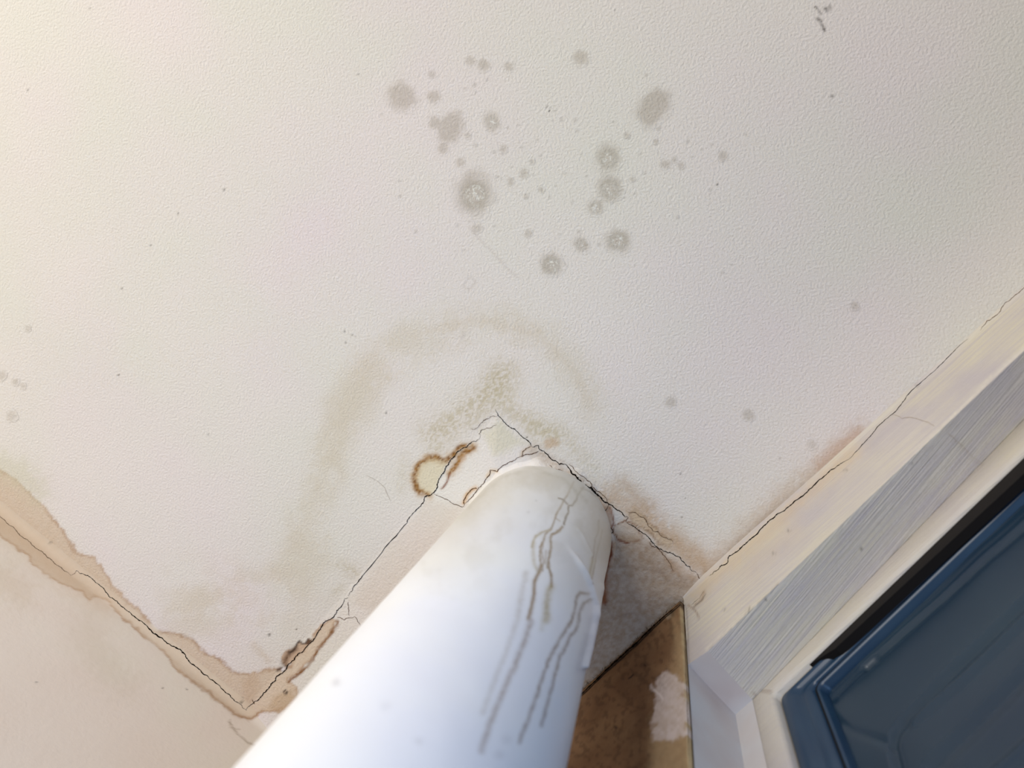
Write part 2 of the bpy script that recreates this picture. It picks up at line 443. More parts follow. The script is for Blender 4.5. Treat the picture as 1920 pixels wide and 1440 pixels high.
    for x, y, w in [(1530, 14, 5), (1537, 22, 4), (1534, 34, 5), (1540, 46, 5), (1548, 16, 7), (1556, 12, 4), (1544, 55, 4)]:
        cv.line([(x, y), (x + 3, y + 4)], w * .55, (92, 84, 76), .75, rough=4, seed=int(x + y), grain=.8)
    # faint trowel line and blister marks
    cv.line([(880, 425), (905, 455), (940, 490), (970, 520)], 2.2, (196, 186, 176), .4, rough=2, seed=130)
    cv.line([(868, 536), (880, 518), (893, 528), (880, 543)], 1.6, (190, 182, 172), .4, rough=1, seed=131, closed=True)
    cv.line([(868, 622), (870, 630), (864, 634)], 2, (195, 186, 176), .5, seed=132)
    # collar: scuffs at pipe mouth
    cv.line(zz((740, 740), 6., [(780, 1210), (800, 1150), (850, 1080), (910, 1055)]), 4.2, (200, 150, 80), .7, rough=2, seed=140, grain=.4)
    cv.line(zz((740, 740), 6., [(1040, 920), (1070, 860), (1150, 860)]), 4.0, (206, 170, 110), .45, rough=3, seed=141, grain=.5)
    cv.line(zz((740, 740), 6., [(1420, 690), (1450, 630), (1530, 585)]), 3.5, (196, 165, 125), .5, rough=2, seed=142, grain=.5)
    return cv


def paint_pipe(P):
    cv = Canvas(P)
    o, s = (960, 900), 4.236
    B = (140, 108, 62); G = (168, 148, 92); D = (96, 66, 36)

    def L(pts, w, col, al, r=1.6, sd=0): cv.line(zz(o, s, pts), w * 1.25, col, min(1, al * 1.2), rough=r, seed=sd, grain=.35)
    L([(490, 15), (455, 90), (420, 150), (400, 190), (370, 240), (345, 290), (330, 340), (310, 390), (265, 430), (255, 480), (225, 530), (220, 600), (230, 680), (215, 740), (180, 800), (175, 900), (155, 1000), (130, 1090)], 1.8, B, .7, sd=1)
    L([(565, 60), (520, 120), (515, 150), (480, 200), (450, 205), (450, 250), (425, 290), (415, 350)], 1.8, D, .85, sd=2)
    L([(370, 145), (410, 160), (445, 190)], 1.5, D, .75, sd=3)
    L([(400, 370), (375, 400), (320, 430), (305, 460), (310, 540), (290, 620), (290, 690), (310, 760), (310, 850)], 2.2, B, .8, sd=4)
    L([(345, 300), (385, 325)], 1.3, B, .4, sd=5)
    L([(300, 395), (240, 415), (190, 440), (170, 480), (160, 530)], 1.9, G, .6, sd=6)
    L([(175, 500), (165, 570), (180, 680), (215, 730)], 3.2, G, .35, sd=7)
    L([(245, 500), (235, 560), (250, 640), (240, 720)], 2.0, B, .5, sd=8)
    L([(270, 560), (262, 640), (275, 700)], 1.6, B, .4, sd=9)
    L([(225, 690), (215, 740), (180, 800), (175, 900), (150, 1050), (130, 1100)], 3.4, B, .5, sd=10)
    L([(310, 850), (285, 900), (275, 1000), (275, 1110)], 5.5, G, .55, sd=11)
    L([(250, 1100), (240, 1180)], 4.5, G, .2, sd=12)
    L([(150, 1120), (110, 1260), (60, 1370), (20, 1480), (-80, 1700), (-180, 1950), (-240, 2150)], 4.6, (150, 128, 112), .5, r=2.5, sd=13)
    L([(110, 740), (90, 850), (60, 1000), (30, 1150), (-60, 1400), (-140, 1600), (-230, 1850)], 4.5, (176, 164, 150), .3, r=2.5, sd=14)
    L([(690, 320), (690, 400), (660, 470), (650, 580), (625, 700), (605, 790)], 1.5, B, .55, sd=15)
    L([(715, 400), (700, 480), (670, 600), (645, 740), (620, 830)], 1.4, B, .5, sd=16)
    L([(640, 640), (618, 760)], 4, G, .4, sd=17)
    L([(605, 905), (545, 895), (520, 930), (500, 1040), (460, 1140), (420, 1200), (370, 1280), (310, 1400), (240, 1560), (200, 1700), (130, 1900), (60, 2080)], 2.8, (128, 104, 88), .62, r=2.5, sd=18)
    L([(615, 955), (570, 980), (540, 1050), (515, 1190), (470, 1230), (420, 1340), (380, 1400), (330, 1600), (290, 1750), (230, 1950)], 2.8, (128, 108, 98), .58, r=2.5, sd=19)
    L([(600, 1250), (560, 1400), (540, 1500)], 6, (160, 160, 175), .2, sd=20)
    L([(545, 62), (620, 90), (660, 130)], 1.6, D, .5, sd=21)
    for x, y, r, a in [(630, 1280, 7, .35), (785, 1390, 8, .2), (722, 1325, 9, .12), (937, 1415, 9, .2), (990, 960, 3, .25), (952, 893, 1.3, .6),
                       (1005, 938, 2, .3), (950, 1386, 9, .15)]:
        cv.line([(x, y), (x + .5, y)], r, (140, 136, 140), a, rough=r * .5, seed=int(x))
    # grime that thins out away from the ceiling
    al_ = np.arange(len(P))
    d, _ = sdist(P, [(820, 950), (900, 900), (980, 870), (1060, 885), (1120, 940), (1150, 1010)])
    cv.over(al_, (196, 189, 170), .7 * (1 - sm(d, 10, 190)) * (.55 + .7 * fbm(P, 60, 66, 4)))
    cv.over(al_, (188, 182, 170), .35 * (1 - sm(d, 0, 240)) * sm(fbm(P, 45, 67, 4), .45, .7))
    cv.line([(870, 960), (930, 900), (1000, 885), (1060, 905), (1110, 950), (1138, 1010)], 26, (196, 190, 176), .55, rough=10, seed=60, grain=.3)
    cv.line([(880, 950), (940, 895), (1000, 878), (1060, 900), (1100, 940)], 4, (175, 168, 150), .35, rough=3, seed=61, grain=.4)
    cv.line([(900, 905), (960, 880), (1040, 882)], 3, (215, 210, 200), .3, rough=3, seed=62)
    return cv


def paint_board(P):
    cv = Canvas(P)
    o, s = (1040, 1080), 4.0
    al = np.arange(len(P))
    cv.over(al, (96, 68, 48), .5 * sm(fbm(P, 70, 1, 3), .4, .65))
    cv.over(al, (66, 46, 32), .4 * sm(fbm(P, 8, 4, 3), .5, .7))
    cv.line(zz(o, s, [(700, 1000), (640, 1440), (620, 1700)]), 22, (90, 62, 40), .25, rough=12, seed=3)
    # yellowed, partly painted strip next to the corner
    cv.region(zz(o, s, [(880, 300), (975, 500), (1000, 900), (1030, 1500), (1030, 1900), (640, 1900), (700, 1440), (740, 1100), (880, 800), (900, 500)]),
              (184, 158, 120), .55, soft=16, rough=8, seed=5, grain=.25)
    cv.line(zz(o, s, [(955, 250), (985, 640), (1000, 1000), (1020, 1500)]), 5, (200, 182, 140), .65, rough=2, seed=6)
    cv.region(zz(o, s, [(850, 720), (890, 745), (960, 780), (990, 950), (985, 1180), (920, 1230), (820, 1220), (740, 1230), (750, 1000), (735, 850), (770, 770), (810, 745)]),
              (200, 186, 180), .8, soft=5, rough=10, size=14, seed=7, grain=.45)
    cv.line(zz(o, s, [(745, 855), (790, 890), (810, 920)]), 2, (232, 222, 220), .7, seed=8)
    cv.region(zz(o, s, [(840, 290), (870, 280), (875, 310), (850, 330), (835, 315)]), (196, 176, 150), .6, soft=2, rough=1, seed=9)
    for x, y in [(945, 190), (885, 265)]: cv.line(zz(o, s, [(x, y), (x, y + 30)]), 4, (80, 70, 55), .6, seed=x)
    cv.line(zz(o, s, [(590, 740), (570, 760), (555, 768)]), 1.6, (30, 20, 15), .9, seed=20)
    cv.line(zz(o, s, [(450, 1130), (462, 1138)]), 2, (30, 20, 15), .9, seed=21)
    cv.line(zz(o, s, [(672, 665), (680, 675)]), 1.6, (35, 22, 15), .9, seed=22)
    cv.line(zz(o, s, [(850, 220), (880, 470)]), 4, (70, 48, 30), .4, rough=3, seed=23)
    return cv


def paint_head(P):
    """window wall, soffit and jamb"""
    cv = Canvas(P)
    cv.line([(1310, 1110), (1340, 1080), (1420, 1010), (1600, 850)], 16, (205, 184, 152), .5, rough=9, seed=1, grain=.2)
    cv.line([(1400, 1070), (1480, 1000)], 26, (206, 188, 158), .3, rough=12, seed=2)
    cv.line([(1325, 1218), (1400, 1152), (1470, 1092), (1560, 1005), (1672, 898), (1855, 711), (1935, 640)], 3, (225, 218, 200), .5, rough=2, seed=3, grain=.4)
    cv.line([(1330, 1215), (1390, 1160), (1430, 1125), (1460, 1095)], 1.6, (130, 122, 116), .5, rough=3, seed=4, grain=.9)
    for x, y in [(1434, 1124), (1404, 1140), (1400, 1146), (1357, 1141), (1612, 1028), (1477, 994), (1449, 1037), (1706, 868), (1718, 722), (1583, 880)]:
        cv.line([(x, y), (x + 4, y + 2)], 1.8, (105, 98, 90), .75, rough=1.5, seed=x)
    cv.line([(1291, 1135), (1300, 1142), (1308, 1150), (1311, 1160)], 1.6, (125, 90, 60), .7, rough=2, seed=9)
    cv.line([(1320, 1110), (1316, 1125), (1305, 1132)], 3, (150, 120, 90), .5, rough=3, seed=10)
    cv.line([(1287, 1200), (1286, 1270), (1291, 1330), (1293, 1440)], 1.4, (95, 70, 70), .6, rough=1, seed=11, grain=.8)
    cv.line([(1410, 1300), (1425, 1312), (1445, 1295)], 2.2, (150, 130, 115), .5, rough=3, seed=12)
    cv.line([(1440, 1320), (1455, 1360), (1462, 1400)], 2.4, (110, 96, 84), .45, rough=4, seed=13, grain=.9)
    return cv


# ------------------------------------------------------------------ materials


def newmat(name):
    m = bpy.data.materials.new(name); m.use_nodes = True
    nt = m.node_tree; b = nt.nodes['Principled BSDF']
    return m, nt, b


def N(nt, t, **kw):
    n = nt.nodes.new(t)
    for k, v in kw.items():
        if k in n.inputs: n.inputs[k].default_value = v
        else: setattr(n, k, v)
    return n


def mixc(nt, fac, a, b, blend='MIX'):
    n = nt.nodes.new('ShaderNodeMix'); n.data_type = 'RGBA'; n.blend_type = blend
    if isinstance(fac, (int, float)): n.inputs[0].default_value = fac
    else: nt.links.new(fac, n.inputs[0])
    for s, x in ((6, a), (7, b)):
        if isinstance(x, (tuple, list, np.ndarray)): n.inputs[s].default_value = (*[float(q) for q in x[:3]], 1)
        else: nt.links.new(x, n.inputs[s])
    return n.outputs[2]


def paint_material(name, base, tintA, tintB, bump=0.25, scale=260, rough=.75, streak=0.0, spec=.3, tint_scale=7, uvstreak=False, bump_dist=.0006):
    m, nt, b = newmat(name)
    L = nt.links.new
    geo = N(nt, 'ShaderNodeNewGeometry')
    n1 = N(nt, 'ShaderNodeTexNoise', Scale=tint_scale, Detail=3.0, Roughness=.5); L(geo.outputs['Position'], n1.inputs['Vector'])
    r1 = N(nt, 'ShaderNodeMapRange'); r1.inputs[1].default_value = .35; r1.inputs[2].default_value = .7; L(n1.outputs['Fac'], r1.inputs[0])
    n2 = N(nt, 'ShaderNodeTexNoise', Scale=tint_scale * 1.3, Detail=3.0); n2.noise_dimensions = '4D'; n2.inputs['W'].default_value = 7.3
    L(geo.outputs['Position'], n2.inputs['Vector'])
    r2 = N(nt, 'ShaderNodeMapRange'); r2.inputs[1].default_value = .4; r2.inputs[2].default_value = .7; L(n2.outputs['Fac'], r2.inputs[0])
    c = mixc(nt, r1.outputs[0], lin(base), lin(tintA))
    c = mixc(nt, r2.outputs[0], c, lin(tintB))
    hgt = N(nt, 'ShaderNodeTexNoise', Scale=scale, Detail=4.0, Roughness=.55); L(geo.outputs['Position'], hgt.inputs['Vector'])
    h = hgt.outputs['Fac']
    if uvstreak:
        uv = N(nt, 'ShaderNodeUVMap'); uv.uv_map = 'UVMap'
        mp = N(nt, 'ShaderNodeMapping'); mp.inputs['Scale'].default_value = (14, 900, 1); L(uv.outputs[0], mp.inputs[0])
        sn = N(nt, 'ShaderNodeTexNoise', Scale=1.0, Detail=3.0, Roughness=.6); L(mp.outputs[0], sn.inputs['Vector'])
        ad = N(nt, 'ShaderNodeMath', operation='MULTIPLY_ADD'); L(sn.outputs['Fac'], ad.inputs[0]); ad.inputs[1].default_value = 1.4; L(h, ad.inputs[2])
        h = ad.outputs[0]
        mp2 = N(nt, 'ShaderNodeMapping'); mp2.inputs['Scale'].default_value = (7, 220, 1); L(uv.outputs[0], mp2.inputs[0])
        s2 = N(nt, 'ShaderNodeTexNoise', Scale=1.0, Detail=3.0, Roughness=.7); L(mp2.outputs[0], s2.inputs['Vector'])
        r3 = N(nt, 'ShaderNodeMapRange'); r3.inputs[1].default_value = .42; r3.inputs[2].default_value = .7; r3.inputs[4].default_value = streak; L(s2.outputs['Fac'], r3.inputs[0])
        c = mixc(nt, r3.outputs[0], c, lin(tintA))
    at = N(nt, 'ShaderNodeAttribute'); at.attribute_name = 'stain'
    c = mixc(nt, at.outputs['Alpha'], c, at.outputs['Color'])
    L(c, b.inputs['Base Color'])
    bp = N(nt, 'ShaderNodeBump', Strength=bump, Distance=bump_dist); L(h, bp.inputs['Height']); L(bp.outputs[0], b.inputs['Normal'])
    b.inputs['Roughness'].default_value = rough
    b.inputs['Specular IOR Level'].default_value = spec
    return m


M_ceil = paint_material('ceiling_emulsion', (226, 219, 210), (224, 213, 210), (220, 218, 204), bump=.85, scale=500, tint_scale=5, bump_dist=.0008)
M_wall = paint_material('wall_emulsion', (226, 213, 198), (222, 206, 190), (220, 212, 192), bump=.4, scale=230, tint_scale=8)
M_pipe = paint_material('pipe_gloss', (238, 240, 244), (234, 234, 240), (240, 240, 238), bump=.12, scale=90, rough=.38, spec=.5, tint_scale=10)
M_head = paint_material('window_gloss_paint', (206, 198, 184), (184, 176, 176), (204, 196, 174), bump=.8, scale=120, rough=.5, uvstreak=True, streak=.85, tint_scale=14)
M_jamb = paint_material('jamb_paint', (204, 198, 194), (190, 178, 174), (200, 200, 200), bump=.35, scale=150, rough=.45, tint_scale=18)
M_frame = paint_material('frame_paint', (196, 188, 176), (184, 176, 172), (194, 186, 166), bump=.8, scale=120, rough=.5, uvstreak=True, streak=.6, tint_scale=14)
M_board = paint_material('bare_board', (128, 96, 68), (108, 80, 56), (140, 110, 80), bump=.5, scale=420, rough=.9, spec=.15, tint_scale=20)


def flat(name, col, rough=.6, spec=.3, **kw):
    m, nt, b = newmat(name)
    geo = N(nt, 'ShaderNodeNewGeometry'); n1 = N(nt, 'ShaderNodeTexNoise', Scale=60.0, Detail=3.0); nt.links.new(geo.outputs['Position'], n1.inputs['Vector'])
    c = mixc(nt, n1.outputs['Fac'], lin(col) * .8, np.minimum(1, lin(col) * 1.15))
    nt.links.new(c, b.inputs['Base Color'])
    b.inputs['Roughness'].default_value = rough; b.inputs['Specular IOR Level'].default_value = spec
    return m


M_crack = flat('crack_shadow', (22, 16, 12), 1, 0)
M_crack2 = flat('crack_brown', (92, 66, 42), 1, 0)
M_crack3 = flat('crack_faint', (176, 162, 144), 1, 0)
M_lip = paint_material('lifted_paint', (222, 212, 198), (214, 198, 176), (208, 190, 160), bump=.3, scale=300)
M_seal = flat('weather_seal_rubber', (22, 18, 16), .7, .2)
M_fibre = flat('frayed_fibre', (40, 28, 22), 1, 0)


def sash_material():
    m, nt, b = newmat('blue_sash_paint')
    geo = N(nt, 'ShaderNodeNewGeometry'); n1 = N(nt, 'ShaderNodeTexNoise', Scale=22.0, Detail=3.0); nt.links.new(geo.outputs['Position'], n1.inputs['Vector'])
    c = mixc(nt, n1.outputs['Fac'], lin((16, 40, 66)), lin((40, 64, 84)))
    nt.links.new(c, b.inputs['Base Color']); b.inputs['Roughness'].default_value = .32
    b.inputs['Specular IOR Level'].default_value = .4
    return m


def glass_material():
    m, nt, b = newmat('dark_blue_glass')
    geo = N(nt, 'ShaderNodeNewGeometry'); n1 = N(nt, 'ShaderNodeTexNoise', Scale=9.0, Detail=2.0); nt.links.new(geo.outputs['Position'], n1.inputs['Vector'])
    c = mixc(nt, n1.outputs['Fac'], lin((15, 34, 58)), lin((42, 64, 76)))
    nt.links.new(c, b.inputs['Base Color']); b.inputs['Roughness'].default_value = .27
    b.inputs['Specular IOR Level'].default_value = .4
    b.inputs['Transmission Weight'].default_value = .12
    b.inputs['IOR'].default_value = 1.5
    return m


M_sash, M_glass = sash_material(), glass_material()

# ------------------------------------------------------------------ mesh helpers


def mesh_obj(name, V, Fc, mat, parent=None, smooth=True, canvas=None, uv=None):
    me = bpy.data.meshes.new(name)
    V = np.asarray(V, float)
    if isinstance(Fc, np.ndarray) and Fc.ndim == 2:
        k = Fc.shape[1]
        me.vertices.add(len(V)); me.vertices.foreach_set('co', V.ravel())
        me.loops.add(Fc.size); me.loops.foreach_set('vertex_index', Fc.ravel().astype(np.int32))
        me.polygons.add(len(Fc)); me.polygons.foreach_set('loop_start', np.arange(0, Fc.size, k, dtype=np.int32))
        me.update(calc_edges=True)
    else:
        me.from_pydata([tuple(v) for v in V], [], [tuple(f) for f in Fc])
    if smooth: me.polygons.foreach_set('use_smooth', np.ones(len(me.polygons), bool))
    if canvas is not None:
        at = me.color_attributes.new('stain', 'FLOAT_COLOR', 'POINT')
        at.data.foreach_set('color', np.concatenate([canvas.c, canvas.a[:, None]], 1).astype(np.float32).ravel())
    if uv is not None:
        ul = me.uv_layers.new(name='UVMap')
        li = np.zeros(len(me.loops), np.int32); me.loops.foreach_get('vertex_index', li)
        ul.data.foreach_set('uv', uv[li].astype(np.float32).ravel())
    me.materials.append(mat)
    me.validate()
    o = bpy.data.objects.new(name, me); COL.objects.link(o)
    if parent: o.parent = parent
    return o


def grid_faces(nx, ny, flip=False):
    i = np.arange(nx * ny).reshape(ny, nx)
    q = np.stack([i[:-1, :-1], i[:-1, 1:], i[1:, 1:], i[1:, :-1]], -1).reshape(-1, 4)
    return q[:, ::-1].copy() if flip else q


def down(V, Fc):
    """orient the faces towards the camera"""
    a, b, c = V[Fc[0][0]], V[Fc[0][1]], V[Fc[0][2]]
    n = np.cross(b - a, c - a)
    return Fc if n.dot(CAM - a) > 0 else Fc[:, ::-1].copy()


def structure(o, label=None):
    o['kind'] = 'structure'
    if label: o['label'] = label
    return o


# ------------------------------------------------------------------ ceiling


def axis(lo, a, b, hi, fine, coarse):
    return np.concatenate([np.arange(lo, a, coarse), np.arange(a, b, fine), np.arange(b, hi + 1, coarse)]).astype(float)


gx = axis(-900, -20, 1940, 3000, 3.0, 40); gy = axis(-900, -20, 1400, 2000, 3.0, 40)
U, Vv = np.meshgrid(gx, gy)
P3 = on_ceiling(U.ravel(), Vv.ravel())
# plaster unevenness (real relief, under a millimetre) and blistered edges along the cracks
px = project(P3)
Fc = down(P3, grid_faces(len(gx), len(gy)))
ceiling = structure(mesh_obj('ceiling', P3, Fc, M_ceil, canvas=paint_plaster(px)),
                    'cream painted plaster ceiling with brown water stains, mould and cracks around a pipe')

# slab behind the ceiling skin
zt = H + 0.012
cs = [ceil_pt(*q) for q in [(-900, -900), (3000, -900), (3000, 2000), (-900, 2000)]]
Vs = [(c[0], c[1], zt) for c in cs] + [(c[0], c[1], zt + .1) for c in cs]
mesh_obj('ceiling_slab', Vs, [(0, 1, 2, 3), (7, 6, 5, 4), (0, 4, 5, 1), (1, 5, 6, 2), (2, 6, 7, 3), (3, 7, 4, 0)], M_wall, parent=ceiling, smooth=False)

# ------------------------------------------------------------------ left wall (plane A)
dA = np.array([PA[1][1], -PA[1][0], 0.0])
if dA[0] < 0: dA = -dA
p0 = ceil_pt(460, 1330)
sx = np.concatenate([np.arange(-1.2, -.30, .02), np.arange(-.30, .10, .0015), np.arange(.10, .45, .02)])
sz = np.concatenate([np.arange(-.012, .30, .0015), np.arange(.30, 1.4, .03)])
S, T = np.meshgrid(sx, sz)
VA = p0 + S.ravel()[:, None] * dA + np.stack([np.zeros(S.size), np.zeros(S.size), -T.ravel()], 1)
RF = .009


def fillet(t):
    q = np.clip(RF - np.clip(t, 0, None), 0, RF)
    return RF - np.sqrt(np.maximum(0, RF * RF - q * q * .98))


VA = VA - fillet(H - VA[:, 2])[:, None] * PA[1]
FA = down(VA, grid_faces(len(sx), len(sz)))
wall_left = structure(mesh_obj('wall_left', VA, FA, M_wall, canvas=paint_plaster(project(VA))), 'beige plaster wall below the stained crack at lower left')

# ------------------------------------------------------------------ window wall (plane D)
nD = PD[1]
dD = ceil_pt(1920, 545) - ceil_pt(1320, 1085); dD /= np.linalg.norm(dD)
Q1 = hit(PD, 1290, 1246)          # where the opening's corner edge begins on the wall face
Vc = hit(PD, 1327, 1221)
E1t = hit(PD, 1283, 1128)
# head line L1 on the wall face
h0, h1 = hit(PD, 1327, 1221), hit(PD, 1920, 658)
hd = (h1 - h0) / np.linalg.norm(h1 - h0)
A_ = ceil_pt(1320, 1085)


def wall_point(s, z): return np.array([A_[0] + dD[0] * s, A_[1] + dD[1] * s, z])


def s_of(p): return (p - A_).dot(dD)


sE = s_of(Q1)
SR = s_of(h1) + .45
head_end = h0 + hd * ((SR - s_of(h0)) / hd.dot(dD))
# upper band, gridded for paint marks
na, nb = 420, 44
ss = np.concatenate([np.linspace(sE, s_of(h0), 14)[:-1], np.linspace(s_of(h0), SR, na)])
Vb = []
for s in ss:
    if s < s_of(h0):
        k = (s - sE) / (s_of(h0) - sE); zb = Q1[2] * (1 - k) + h0[2] * k
    else:
        k = (s - s_of(h0)) / (SR - s_of(h0)); zb = h0[2] * (1 - k) + head_end[2] * k
    for j in range(nb):
        q = (j / (nb - 1)) ** 1.5
        z = (H + .012) * (1 - q) + zb * q
        Vb.append(wall_point(s, z) - nD * float(fillet(np.array(H - z))) * .4)      # coved joint
Vb = np.array(Vb)
idx = np.arange(len(ss) * nb).reshape(len(ss), nb)
Fb = np.stack([idx[:-1, :-1], idx[1:, :-1], idx[1:, 1:], idx[:-1, 1:]], -1).reshape(-1, 4)
Fb = down(Vb, Fb)
uvb = np.stack([(Vb - A_) @ dD, Vb[:, 2]], 1)
wall_right = structure(mesh_obj('wall_right', Vb, Fb, M_head, canvas=paint_head(project(Vb)), uv=uvb), 'cream painted wall band between ceiling crack and window head')

# wall behind the brown board, left of the opening
sL = -.62
Vl = np.array([wall_point(sL, H + .01), wall_point(sE - .001, H + .01), wall_point(sE - .001, .9), wall_point(sL, .9)]) + nD * .004
mesh_obj('wall_face', np.vstack([Vl, Vl + nD * .1]), [(0, 1, 2, 3), (7, 6, 5, 4), (0, 4, 5, 1), (1, 5, 6, 2), (2, 6, 7, 3), (3, 7, 4, 0)], M_wall, parent=wall_right, smooth=False)

# ------------------------------------------------------------------ window reveal: soffit, jamb, chamfer
Zs = h0[2]
P2 = ceil_pt(1411, 1312, Zs)
set0 = (P2 - h0).dot(nD)
Pf = ceil_pt(1920, 785, h1[2])
set1 = (Pf - h1).dot(nD)
print('reveal depth', set0, set1, 'z head', Zs, h1[2])
PW = vplane(P2, Pf)
Rr = hit(PW, 1379, 1340)
wd = (Pf - P2) / np.linalg.norm(Pf - P2)
Pend = P2 + wd * ((SR - s_of(P2)) / wd.dot(dD))
print('window plane normal dot', PW[1].dot(nD))


def bilinear(name, c00, c10, c11, c01, nx, ny, mat, parent, label=None):
    a = np.linspace(0, 1, nx); b = np.linspace(0, 1, ny)
    A, B = np.meshgrid(a, b); A = A.ravel()[:, None]; B = B.ravel()[:, None]
    V = (c00 * (1 - A) + c10 * A) * (1 - B) + (c01 * (1 - A) + c11 * A) * B
    Fq = down(V, grid_faces(nx, ny))
    uv = np.stack([(V - A_) @ dD, V @ nD * 1.0 + V[:, 2]], 1)
    o = mesh_obj(name, V, Fq, mat, parent=parent, canvas=paint_head(project(V)), uv=uv)
    if label: o['label'] = label
    return o


reveal = structure(bilinear('trim_1', h0, head_end, Pend, P2, 420, 40, M_head, None), 'painted soffit above the window with brush streaks')
low = .95


def lowpt(p, z=low): return np.array([p[0], p[1], z])


# chamfer strip between soffit/jamb, and the jamb face
bilinear('chamfer', Q1, h0, P2, Rr, 12, 30, M_jamb, reveal)
bilinear('jamb', Q1, Rr, lowpt(Rr), lowpt(Q1), 40, 220, M_jamb, reveal)
bilinear('jamb_stop', Rr, P2, lowpt(P2), lowpt(Rr), 12, 220, M_jamb, reveal)

# ------------------------------------------------------------------ window
wn = PW[1]
Cc = hit(PW, 1447, 1299)                 # top left corner of the sash opening
Cr = hit(PW, 1920, 842)
ax = (Cr - Cc) / np.linalg.norm(Cr - Cc)
DZ = np.array([0, 0, -1.0])


def ab(p):                                # coordinates along ax and down, origin at Cc
    q = p - Cc; m = np.array([[ax.dot(ax), ax.dot(DZ)], [ax.dot(DZ), 1.0]])
    return np.linalg.solve(m, np.array([q.dot(ax), q.dot(DZ)]))


def wpt(a, b, d): return Cc + ax * a + DZ * b + wn * d


WR, WB = .62, .95
aP, bP = ab(P2)


def sweep(name, outer, inner, prof, rc0, rc1, mat, parent, nseg=8, uvd=True):
    """profile (t, depth) swept round a rounded rectangle that goes from outer to inner; rect = a0,b0,a1,b1"""
    rows = []
    for t, d in prof:
        r = [outer[k] * (1 - t) + inner[k] * t for k in range(4)]; rc = rc0 * (1 - t) + rc1 * t
        pts = []
        for cx, cy, s0 in [(r[0] + rc, r[1] + rc, math.pi), (r[2] - rc, r[1] + rc, 1.5 * math.pi), (r[2] - rc, r[3] - rc, 0), (r[0] + rc, r[3] - rc, .5 * math.pi)]:
            for k in range(nseg + 1):
                g = s0 + k / nseg * math.pi / 2
                pts.append(wpt(cx + rc * math.cos(g), cy + rc * math.sin(g), d))
        rows.append(pts)
    n = len(rows[0]); V = [p for r in rows for p in r]
    Fq = []
    for i in range(len(rows) - 1):
        for j in range(n):
            k = (j + 1) % n
            Fq.append((i * n + j, i * n + k, (i + 1) * n + k, (i + 1) * n + j))
    Fq = np.array(Fq); V = np.array(V)
    uv = np.stack([(V - A_) @ dD, V[:, 2]], 1)
    mid = (len(prof) // 2) * n
    a, b_, c = V[Fq[mid][0]], V[Fq[mid][1]], V[Fq[mid][2]]
    if np.cross(b_ - a, c - a).dot(CAM - a) < 0: Fq = Fq[:, ::-1].copy()
    cv = paint_head(project(V))
    o = mesh_obj(name, V, Fq, mat, parent=parent, canvas=cv, uv=uv)
    return o


window = bpy.data.objects.new('window_1', None); COL.objects.link(window)
structure(window, 'window with white frame and dark blue sash at lower right')
FR_O = (aP - .012, bP - .03, WR + .03, WB + .03)
FR_I = (0, 0, WR, WB)
frame = sweep('window_frame', FR_O, FR_I, [(0, .03), (0, .0002), (.9, .0002), (.96, .001), (1.0, .003), (1.0, .03), (0, .03)], .001, .004, M_frame, window)
frame['label'] = 'white painted window frame'
L3 = ab(hit(PW, 1529, 1291, .012))
print('sash inner', L3, 'P2 ab', aP, bP)
SASH_I = (L3[0], L3[1], WR - .02, WB - .03)
sash = sweep('sash', (.0004, .0004, WR, WB), SASH_I,
             [(0, .03), (0, .007), (.06, .0055), (.3, .005), (.5, .0065), (.62, .009), (.7, .0085), (.9, .009), (.97, .0105), (1.0, .013), (1.0, .03), (0, .03)],
             .004, .005, M_sash, window)
sash['label'] = 'dark blue glossy sash'
bw = .0042
bead = sweep('glazing_bead', SASH_I, (SASH_I[0] + bw, SASH_I[1] + bw, SASH_I[2] - bw, SASH_I[3] - bw),
             [(0, .017), (0.12, .0125), (.3, .0105), (.55, .0105), (.75, .0125), (.8, .0135), (1, .0150), (1.0, .018)], .005, .004, M_sash, sash)
gasket = sweep('gasket', (SASH_I[0] - .0007, SASH_I[1] - .0007, SASH_I[2] + .0007, SASH_I[3] + .0007), (SASH_I[0] + .0009, SASH_I[1] + .0009, SASH_I[2] - .0009, SASH_I[3] - .0009),
               [(0, .0122), (.5, .0108), (1, .0122)], .005, .005, M_seal, sash)

# tapered black weather seal along the head of the sash
sv = []
s0p = [hit(PW, 1482, 1263, .0035), hit(PW, 1560, 1186, .0035), hit(PW, 1920, 846, .0035)]
s1p = [hit(PW, 1484, 1267, .0035), hit(PW, 1566, 1216, .0035), hit(PW, 1920, 888, .0035)]
ext = s0p[2] + (s0p[2] - s0p[1]) * 1.1; ext2 = s1p[2] + (s1p[2] - s1p[1]) * 1.1
s0p.append(ext); s1p.append(ext2)
Vq = s0p + s1p + [p + wn * .006 for p in s0p] + [p + wn * .006 for p in s1p]
fq = []
for k in range(3):
    fq += [(k, k + 1, 4 + k + 1, 4 + k), (8 + k, 12 + k, 12 + k + 1, 8 + k + 1), (4 + k, 4 + k + 1, 12 + k + 1, 12 + k), (k, 8 + k, 8 + k + 1, k + 1)]
fq += [(0, 4, 12, 8), (3, 11, 15, 7)]
seal = mesh_obj('weather_seal', Vq, fq, M_seal, parent=sash, smooth=False)
seal['label'] = 'black tapered weather seal'

